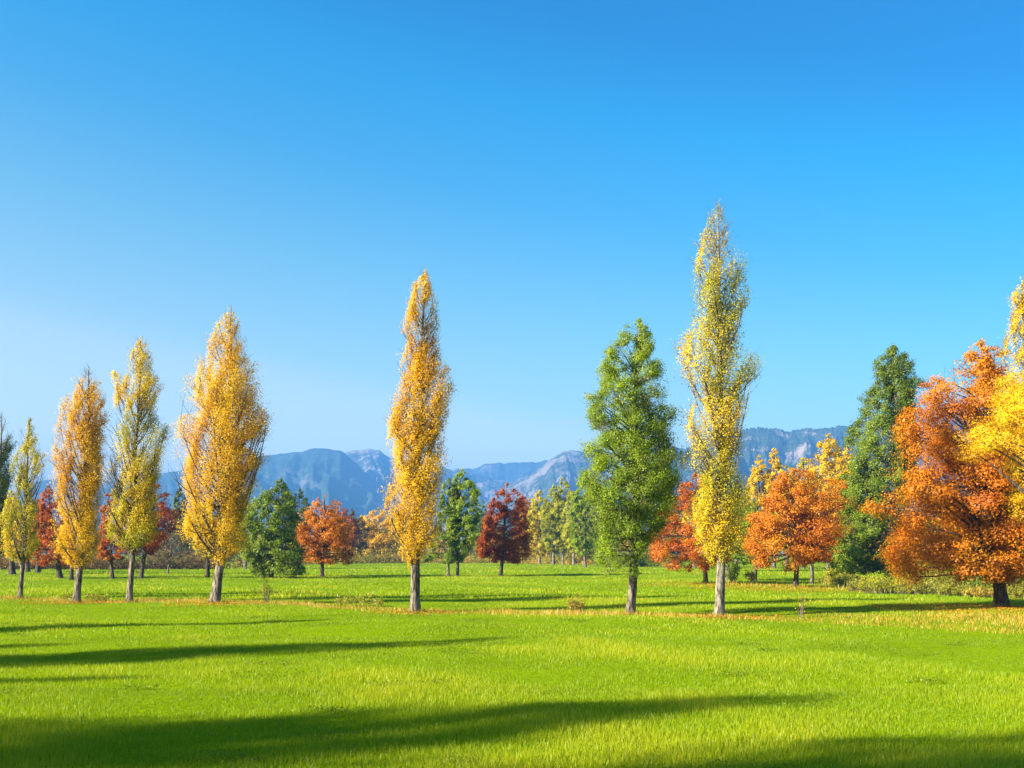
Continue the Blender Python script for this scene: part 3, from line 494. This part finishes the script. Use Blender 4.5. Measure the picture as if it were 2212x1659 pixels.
# trees outside the picture at the left whose long shadows lie on the meadow
proto = bpy.data.objects.get('poplar_tree.004') or bpy.data.objects['poplar_tree']
def dup(root, loc, rz, scale, label, group):
    r = root.copy(); col.objects.link(r); r.location = loc; r.rotation_euler = (0, 0, rz); r.scale = (scale,) * 3; r['label'] = label; r['group'] = group
    for ch in root.children:
        cc = ch.copy(); col.objects.link(cc); cc.parent = r
    return r
def shadow_tree(tip, Htree, rz, root, H0, label):
    L = Htree / math.tan(SUN_EL); x = tip[0] - math.cos(SUN_AZ) * L; y = tip[1] - math.sin(SUN_AZ) * L
    dup(root, (x, y, float(gz(x, y))), rz, Htree / H0, label, 'poplars left of the picture that shade the meadow')
pops = [o for o in bpy.data.objects if o.name.startswith('poplar_tree') and o.parent is None and o.get('group') == ROW]
big = [o for o in pops if o['label'].startswith('broad golden')][0]; nar = [o for o in pops if o['label'].startswith('tall narrow')][0]
thin = [o for o in pops if o['label'].startswith('see-through')][0]; ht = (1302 - 733) * G(279, 1302)[1] / F
hb = (1308 - 675) * G(464, 1308)[1] / F; hn = (1320 - 585) * G(897, 1320)[1] / F
shadow_tree(G(1760, 1513), 17.0, 1.0, big, hb, 'broad golden poplar left of the view throwing the widest shadow on the near grass')
shadow_tree(G(1150, 1384), 15.0, 2.2, big, hb, 'broad golden poplar left of the view throwing the long shadow across the middle grass')
shadow_tree(G(730, 1339), 15.5, 3.1, nar, hn, 'narrow golden poplar left of the view throwing the thin shadow near the tree row')
shadow_tree(G(290, 1462), 12.0, .4, nar, hn, 'small golden poplar left of the view throwing the short shadow at the left edge')
shadow_tree(G(200, 1384), 13.0, 4.4, big, hb, 'small broad poplar left of the view throwing a faint shadow at the left edge')
shadow_tree((13.0, 18.0), 19.0, 5.0, big, hb, 'broad golden poplar behind the viewpoint shading the near right corner of grass')
# ------------------------------------------------------------------ bushes and weeds
def bush(px, py, wpx, hpx, n, nst, lm, bm, label, leaf=.07, seed=0, name='bush', cat='bush', spread=.5, group=None, twig=4):
    r = np.random.default_rng(seed); g = G(px, py); s = g[1] / F; W = wpx * s / 2; H = hpx * s
    root = empty(name, (g[0], g[1], float(gz(*g)))); tag(root, label, cat, group)
    a = r.uniform(0, 6.283, nst); rad = np.sqrt(r.random(nst)) * W
    end = np.stack([np.cos(a) * rad, np.sin(a) * rad, H * r.uniform(.35, 1.08, nst) * (1 - .35 * (rad / W) ** 2)], -1)
    st0 = end * np.array([spread, spread, 0]) * .5 + r.normal(0, .03, (nst, 3)) * [1, 1, 0] + [0, 0, -.05]
    t = np.linspace(0, 1, 5)[None, :, None]; ctl = (st0 + end) / 2 + r.normal(0, .08 * H, (nst, 3)) + [0, 0, .12 * H]
    P = st0[:, None] * (1 - t) ** 2 + 2 * ctl[:, None] * t * (1 - t) + end[:, None] * t ** 2
    parts = [tubes(P, np.full((nst, 5), 1.) * np.linspace(.016, .004, 5) * max(1, H / 1.2), 4)]
    nT = nst * twig; bi = np.repeat(np.arange(nst), twig); q = r.uniform(.3, 1, nT)[:, None]
    tp = st0[bi] * (1 - q) ** 2 + 2 * ctl[bi] * q * (1 - q) + end[bi] * q ** 2
    te = tp + norm(r.normal(size=(nT, 3)) + [0, 0, 1.1]) * (H * .30 * r.uniform(.4, 1.3, nT))[:, None]; te[:, 2] = np.maximum(te[:, 2], .03)
    parts.append(tubes(tp[:, None] * (1 - t[:, ::2]) + te[:, None] * t[:, ::2], np.full((nT, 3), 1.) * np.array([.006, .005, .003]) * max(1, H / 1.2), 3))
    v, f = join(parts)
    if name != 'weed_clump': mesh_np('stems', v, f, M[bm], root)
    if n:
        i = r.integers(0, nT, n); q = r.beta(2, 1.2, n)[:, None]
        LP = tp[i] * (1 - q) + te[i] * q + r.normal(0, .05 * H + .02, (n, 3)); LP[:, 2] = np.abs(LP[:, 2]) + .02
        v, f = leaves_mesh(r, LP, r.normal(size=(n, 3)) + [0, -.2, .5], leaf)
        mesh_np('foliage', v, [f], M[lm], root, tint=np.repeat(np.clip(.5 + r.normal(0, .1, nT)[i] + r.normal(0, .16, n), 0, 1), 4))
    return root
bush(573, 1305, 36, 56, 260, 9, 'palegreen', 'bark', 'thin twiggy bush with few leaves right of the broad golden poplar', seed=91, spread=.9, twig=6)
bush(772, 1311, 110, 24, 1500, 60, 'weed', 'bark', 'low brown weed patch left of the lone narrow golden poplar', seed=92, name='weed_clump', cat='weeds', spread=1.8)
bush(1242, 1318, 40, 30, 700, 26, 'dry', 'bark', 'small rust brown bush between golden poplar and tall bright green tree', seed=93, spread=.7)
bush(1731, 1335, 16, 62, 60, 5, 'dry', 'bark', 'thin dead twig standing right of the tallest poplar', seed=94, name='dead_twig', cat='twig', spread=.9, twig=3)
bush(212, 1297, 60, 18, 900, 36, 'weed', 'bark', 'low weed patch between golden poplar and see-through poplar', seed=95, name='weed_clump', cat='weeds', spread=1.8)
bush(145, 1295, 30, 16, 400, 20, 'weed', 'bark', 'low weed patch at the left foot of the golden poplar', seed=96, name='weed_clump', cat='weeds', spread=1.8)
bush(1860, 1276, 70, 28, 2880, 80, 'weed', 'bark', 'yellowish bush at the left foot of the tall dark green tree', leaf=.09, seed=97, spread=1.6)
bush(1912, 1281, 110, 36, 5200, 110, 'palegreen', 'bark', 'green bush in front of the tall dark green tree trunk', leaf=.09, seed=98, spread=1.6)
bush(1996, 1284, 110, 31, 4800, 110, 'weed', 'bark', 'brownish bush under the left branches of the largest orange tree', leaf=.09, seed=99, spread=1.6)
bush(2072, 1288, 100, 25, 4000, 100, 'weed', 'bark', 'low bush in front of the pale trunk under the largest orange tree', leaf=.085, seed=100, spread=1.6)
bush(2122, 1292, 80, 20, 2880, 80, 'dry', 'bark', 'dry bush just left of the largest orange tree trunk', leaf=.08, seed=101, spread=1.6)
bush(2210, 1292, 90, 31, 4000, 80, 'weed', 'bark', 'bush right of the largest orange tree trunk at the picture edge', leaf=.085, seed=102, spread=1.6)
bush(1583, 1258, 30, 34, 1300, 20, 'midgreen', 'bark', 'small green bush at the foot of the dull green tree behind the tallest poplar', leaf=.14, seed=103)
bush(1622, 1258, 26, 26, 900, 16, 'weed', 'bark', 'small bush at the foot of the small dark green tree', leaf=.14, seed=104)
bush(1795, 1262, 26, 44, 900, 14, 'palegreen', 'bark', 'sparse bush between the thin grey trunk and short dark trunk', leaf=.13, seed=105)
bush(517, 1222, 14, 22, 500, 12, 'brown', 'darkbark', 'small dark shrub left of the wide green tree at the far edge', leaf=.18, seed=106)
# low plants of the far edge and the left: one mass nobody could count
def scrub(name, pts, n, hgt, depth, lm, label, leaf, seed):
    r = np.random.default_rng(seed); g = np.array([G(*p) for p in pts]); hh = np.array(hgt)
    o = np.argsort(g[:, 0]); g = g[o]; hh = hh[o]
    x = r.uniform(g[0, 0], g[-1, 0], n); y = np.interp(x, g[:, 0], g[:, 1]) + r.random(n) * depth
    nz = noise3(r, 8, .15, .9); nz2 = noise3(r, 8, .6, 2.4)
    P = np.stack([x, y, x * 0], -1); top = np.interp(x, g[:, 0], hh) * (1 + .45 * nz(P) + .2 * nz2(P)).clip(.15, 2.0)
    cl = r.uniform(.45, 1.25, 4096)[((x * 2.3).astype(int) * 31 + (y * 2.3).astype(int) * 17) % 4096]
    P[:, 2] = top * cl * r.random(n) ** .9 * r.uniform(.75, 1.15, n) + .05
    v, f = leaves_mesh(r, P, r.normal(size=(n, 3)) + [0, -.4, .5], leaf)
    return tag(mesh_np(name, v, [f], M[lm], tint=np.repeat(np.clip(.5 + .2 * nz(P * 1.7) + r.normal(0, .15, n), 0, 1), 4)), label, name.replace('_', ' '), kind='stuff')
scrub('undergrowth', [(-120, 1230), (200, 1231), (460, 1230), (560, 1226)], 26000, [2.6, 2.4, 2.2, 1.6], 8, 'brown', 'dark brown undergrowth along the far left edge of the meadow', .28, 111)
scrub('tall_weeds', [(560, 1222), (760, 1217.5), (900, 1217), (1100, 1217), (1290, 1221)], 34000, [1.8, 2.3, 2.3, 2.3, 2.0], 14, 'dry', 'yellowish tall weeds along the far middle edge of the meadow', .32, 112)
scrub('brambles', [(1290, 1224), (1420, 1226), (1560, 1229)], 16000, [3.0, 3.4, 3.0], 10, 'midgreen', 'green brambles behind the tall bright green tree and orange red tree', .3, 113)
scrub('thicket', [(1830, 1268), (1980, 1272), (2090, 1277), (2300, 1284)], 42000, [.45, .8, .9, 1.0], 9, 'weed', 'brownish green thicket under the trees at the right', .11, 114)
def tufts():
    sets = []
    for k, (px, py, tr, m) in enumerate(((43, 1293, .14, 160), (165, 1300, .19, 220), (279, 1302, .16, 200), (464, 1308, .23, 280), (897, 1320, .21, 280), (1362, 1328, .19, 260), (1553, 1333, .19, 260), (2165, 1312, .31, 420), (1719, 1270, .2, 220), (1525, 1262, .2, 200), (1081, 1243, .22, 160), (696, 1246, .2, 160))):
        r = np.random.default_rng(300 + k); g = G(px, py); a = r.uniform(0, 6.283, m); q = tr * 1.05 + np.abs(r.normal(0, .22, m)); x = g[0] + np.cos(a) * q; y = g[1] + np.sin(a) * q
        P = np.stack([x, y, gz(x, y) - .01], -1); h = r.uniform(.10, .34, m) * np.exp(-(q - tr) * 1.2); b = r.uniform(0, 6.283, m)
        B = np.stack([np.cos(b), np.sin(b), b * 0], -1) * .014; T_ = P + np.stack([r.normal(0, .3, m) * h, r.normal(0, .3, m) * h, h], -1)
        sets.append((np.stack([P - B, P + B, T_], 1).reshape(-1, 3), [np.arange(m)[:, None] * 3 + np.array([0, 1, 2])], np.repeat(np.clip(r.normal(.3, .25, m), 0, 1), 3)))
    tag(merge_blades('long_grass', sets, M['dry']), 'longer grass left standing round the tree trunks', 'grass', kind='stuff')
tufts()
# far wood
def wood():
    r = np.random.default_rng(120); vs, ts, fs, o = [], [], [], 0
    for k in range(150):
        x = r.uniform(-230, 230); y = r.uniform(330, 430); H = r.uniform(9, 15) * (1.25 if x > 60 else 1.0); W = H * r.uniform(.28, .42); n = 620
        d = norm(r.normal(size=(n, 3))) * (r.random((n, 1)) ** .45); d *= np.array([W, W, H * .52])
        d[:, :2] *= (1 + .2 * np.sin(d[:, 2:3] * 2 + k)); P = d + [x, y, H * .50]; P[:, 2] = np.maximum(P[:, 2], .2)
        v, f = leaves_mesh(r, P, d + r.normal(size=(n, 3)) * W * .5 + [0, 0, 1], .95); vs.append(v); fs.append(f + o); o += len(v)
        ts.append(np.repeat(np.clip(r.random() + r.normal(0, .05, n), 0, 1), 4))
    M['wood'] = leaf_mat('mixed_wood_leaves', [(0, (.06, .10, .012)), (.3, (.12, .16, .012)), (.45, (.32, .27, .012)), (.65, (.48, .27, .008)), (.85, (.40, .13, .006)), (1, (.22, .12, .02))])
    tag(mesh_np('distant_woods', np.concatenate(vs), [np.concatenate(fs)], M['wood'], tint=np.concatenate(ts)), 'mixed green, yellow and rusty wood closing the far side of the meadow', 'wood', kind='stuff')
wood()
# ------------------------------------------------------------------ fallen leaves
def fallen():
    r = np.random.default_rng(130); Ps, Ts = [], []
    n = 60000; x = r.uniform(-40, 30, n); y = r.uniform(34, 72, n); k = r.random(n) < strip(x, y) * np.where(x > 9, .24, .07); Ps.append(np.stack([x[k], y[k]], -1)); Ts.append(r.uniform(.2, 1, k.sum()))
    for (px, py), rad, m in (((2165, 1318), 6, 5000), ((1719, 1272), 8, 3500), ((1525, 1264), 7, 2500), ((1553, 1336), 3.0, 700), ((897, 1322), 2.4, 600), ((464, 1310), 2.6, 700), ((1081, 1244), 6, 700), ((165, 1302), 3, 800)):
        g = G(px, py); a = r.uniform(0, 6.283, m); q = rad * r.random(m) ** .7
        Ps.append(np.stack([g[0] + np.cos(a) * q, g[1] + np.sin(a) * q], -1)); Ts.append(r.uniform(0, 1, m))
    P = np.concatenate(Ps); P = np.concatenate([P, (gz(P[:, 0], P[:, 1]) + r.uniform(.03, .10, len(P)))[:, None]], 1)
    v, f = leaves_mesh(r, P, r.normal(size=(len(P), 3)) * .45 + [0, 0, 1], .075)
    tag(mesh_np('fallen_leaves', v, [f], M['fallen'], tint=np.repeat(np.concatenate(Ts), 4)), 'fallen orange and yellow leaves lying along the tree row', 'leaves', kind='stuff')
fallen()
# ------------------------------------------------------------------ hills
def m_hill(name, forest, rock, amount, sc_):
    m, t, o = new_mat(name); gm = t.nodes.new('ShaderNodeNewGeometry')
    def nz(scale, d=6, r=.65):
        n = t.nodes.new('ShaderNodeTexNoise'); n.inputs['Scale'].default_value = scale; n.inputs['Detail'].default_value = d; n.inputs['Roughness'].default_value = r
        t.links.new(gm.outputs['Position'], n.inputs['Vector']); return n.outputs[0]
    f = ramp(t, [(.35, forest), (.65, tuple(c * 1.9 for c in forest))], nz(sc_ * 9))
    k = ramp(t, [(amount, (0, 0, 0)), (amount + .10, (1, 1, 1))], nz(sc_, 9, .72))
    mx = t.nodes.new('ShaderNodeMix'); mx.data_type = 'RGBA'; t.links.new(k, mx.inputs[0]); t.links.new(f, mx.inputs[6]); mx.inputs[7].default_value = (*rock, 1)
    d = t.nodes.new('ShaderNodeBsdfDiffuse'); t.links.new(mx.outputs[2], d.inputs[0])
    b = t.nodes.new('ShaderNodeBump'); b.inputs['Strength'].default_value = .8; b.inputs['Distance'].default_value = 14
    t.links.new(nz(sc_ * 7, 6, .7), b.inputs['Height']); t.links.new(b.outputs[0], d.inputs['Normal']); t.links.new(d.outputs[0], o.inputs[0]); return m
def ridge(D, crest, mat, label, seed, foot=.62, spur=.55, freq=9, trees=0., back=1.14, nx=520, ny=90):
    r = np.random.default_rng(seed); cx = np.array(crest, float)
    px = np.linspace(cx[0, 0], cx[-1, 0], nx)
    # rounded interpolation of the crest line, height in metres
    yy = np.interp(px, cx[:, 0], cx[:, 1]); jag = sum(a_ * np.sin(px / l_ * 6.283 + r.uniform(0, 6.28) + .8 * np.sin(px / l_ * 2.3)) for a_, l_ in ((4., 120), (2.6, 61), (1.8, 33), (1.2, 17), (.7, 8))); yy = yy + jag * .55; k = np.ones(5) / 5; yy = np.convolve(np.pad(yy, 2, 'edge'), k, 'valid')
    Hc = np.maximum((HZ - yy) * D / F + CAM_H, 1)
    t = np.concatenate([np.linspace(0, 1, ny - 22), 1 + np.linspace(0, 1, 23)[1:] * 1.0])
    ang = (px - 1106) / F
    A, Tt = np.meshgrid(ang, t); Hh = np.broadcast_to(Hc, A.shape); tl = np.minimum(Tt, 1)
    dist = np.where(Tt <= 1, foot + (1 - foot) * Tt, 1 + (back - 1) * (Tt - 1)) * D
    x = A * dist; y = dist
    L = D / 1000.
    def fb(u, v):
        s = np.zeros_like(u)
        for o_ in range(6):
            k_ = 1.9 ** o_; a1, a2, a3 = r.uniform(0, 6.28, 3)
            s += (1 - 2 * np.abs(np.sin(u * k_ + .7 * np.sin(v * k_ * .8 + a2) + a1 + .5 * np.sin(u * k_ * .37 + a3)))) / 1.7 ** o_
        return s * .4
    n = fb(A * freq * 4.2 / .4 + .9 * np.sin(tl * 3.1 + A * 23 + seed) + .35 * np.sin(tl * 9 + A * 61), tl * 2.6)
    tt2 = np.clip(tl + spur * .34 * n * (1 - tl) * (tl > 0) * np.minimum(1, tl * 5), 0, 1)
    h = Hh * (tt2 ** 1.05) * np.where(Tt > 1, 1 - (Tt - 1) * .9, 1)
    h = h + fb(x / D * 60, y / D * 60) * .034 * D * .25 * (tl * (1 - tl) * 4) * np.minimum(1, Hh / 200)
    if trees: h = h + trees * r.random(h.shape) * (tl > .3)
    h = np.where(Tt <= 0, -.5, np.maximum(h, -.5))
    idx = np.arange(len(t) * nx).reshape(len(t), nx); q = np.stack([idx[:-1, :-1], idx[:-1, 1:], idx[1:, 1:], idx[1:, :-1]], -1).reshape(-1, 4)
    return tag(mesh_np('hills', np.stack([x, y, h], -1).reshape(-1, 3), [q], mat, smooth=True), label, kind='structure')
forest = m_hill('forested_slope', (.024, .040, .024), (.17, .15, .13), .56, .0042)
rocky = m_hill('rocky_slope', (.030, .044, .026), (.24, .21, .19), .48, .0075)
ridge(4800, [(-900, 1060), (-500, 1075), (-200, 1088), (0, 1068), (40, 1060), (90, 1040), (125, 1030), (180, 1040), (260, 1040), (345, 1022), (375, 1018), (430, 1005), (500, 995), (565, 987), (640, 975), (690, 970), (715, 968), (728, 973), (738, 971), (760, 992), (800, 1030), (840, 1066), (900, 1098), (980, 1130), (1060, 1165), (1100, 1190)], forest, 'broad blue forested hill behind the left half of the trees', 201, spur=.6)
ridge(5400, [(500, 1120), (640, 1060), (700, 1010), (740, 984), (770, 974), (800, 968), (820, 973), (850, 988), (900, 1003), (960, 1008), (1020, 1022), (1080, 1036), (1150, 1055), (1220, 1090), (1330, 1150)], rocky, 'rocky shoulder of the hill behind the lone narrow golden poplar', 202, spur=.5)
ridge(6900, [(800, 1050), (900, 1030), (1000, 1012), (1050, 1006), (1100, 998), (1165, 996), (1240, 1000), (1330, 990), (1450, 985), (1560, 1000)], forest, 'distant blue ridge between the golden poplar and the green tree', 203, spur=.4)
ridge(4300, [(960, 1150), (1040, 1090), (1100, 1050), (1150, 1022), (1185, 992), (1215, 977), (1245, 973), (1275, 982), (1330, 978), (1400, 975), (1460, 968), (1530, 985), (1620, 1030), (1720, 1100)], rocky, 'rocky grey hill behind the tall bright green tree', 204, spur=.6)
ridge(3500, [(1180, 1170), (1300, 1100), (1400, 1030), (1480, 972), (1540, 940), (1600, 928), (1650, 927), (1700, 931), (1750, 930), (1800, 927), (1850, 915), (1900, 902), (1980, 890), (2060, 888), (2150, 905), (2300, 925), (2500, 940), (2800, 985), (3200, 1030)], m_hill('pine_slope', (.026, .042, .024), (.30, .24, .20), .545, .008), 'pine covered hill with pale cliffs behind the right half of the trees', 205, spur=.45, trees=7., nx=900)
# ------------------------------------------------------------------ haze
def haze():
    x0, x1, y0, y1, z0, z1 = -7100, 7100, -170, 8200, -1.6, 500
    v = np.array([(x, y, z) for z in (z0, z1) for y in (y0, y1) for x in (x0, x1)], float)
    f = np.array([(0, 2, 3, 1), (4, 5, 7, 6), (0, 1, 5, 4), (2, 6, 7, 3), (0, 4, 6, 2), (1, 3, 7, 5)])
    m, t, o = new_mat('haze_air'); p = t.nodes.new('ShaderNodeVolumePrincipled')
    p.inputs['Color'].default_value = (.092, .268, .66, 1); p.inputs['Density'].default_value = 2.3e-4; p.inputs['Anisotropy'].default_value = 0.0
    t.links.new(p.outputs[0], o.inputs['Volume'])
    tag(mesh_np('haze', v, [f], m), 'thin bluish haze filling the air', 'haze', kind='stuff')
haze()
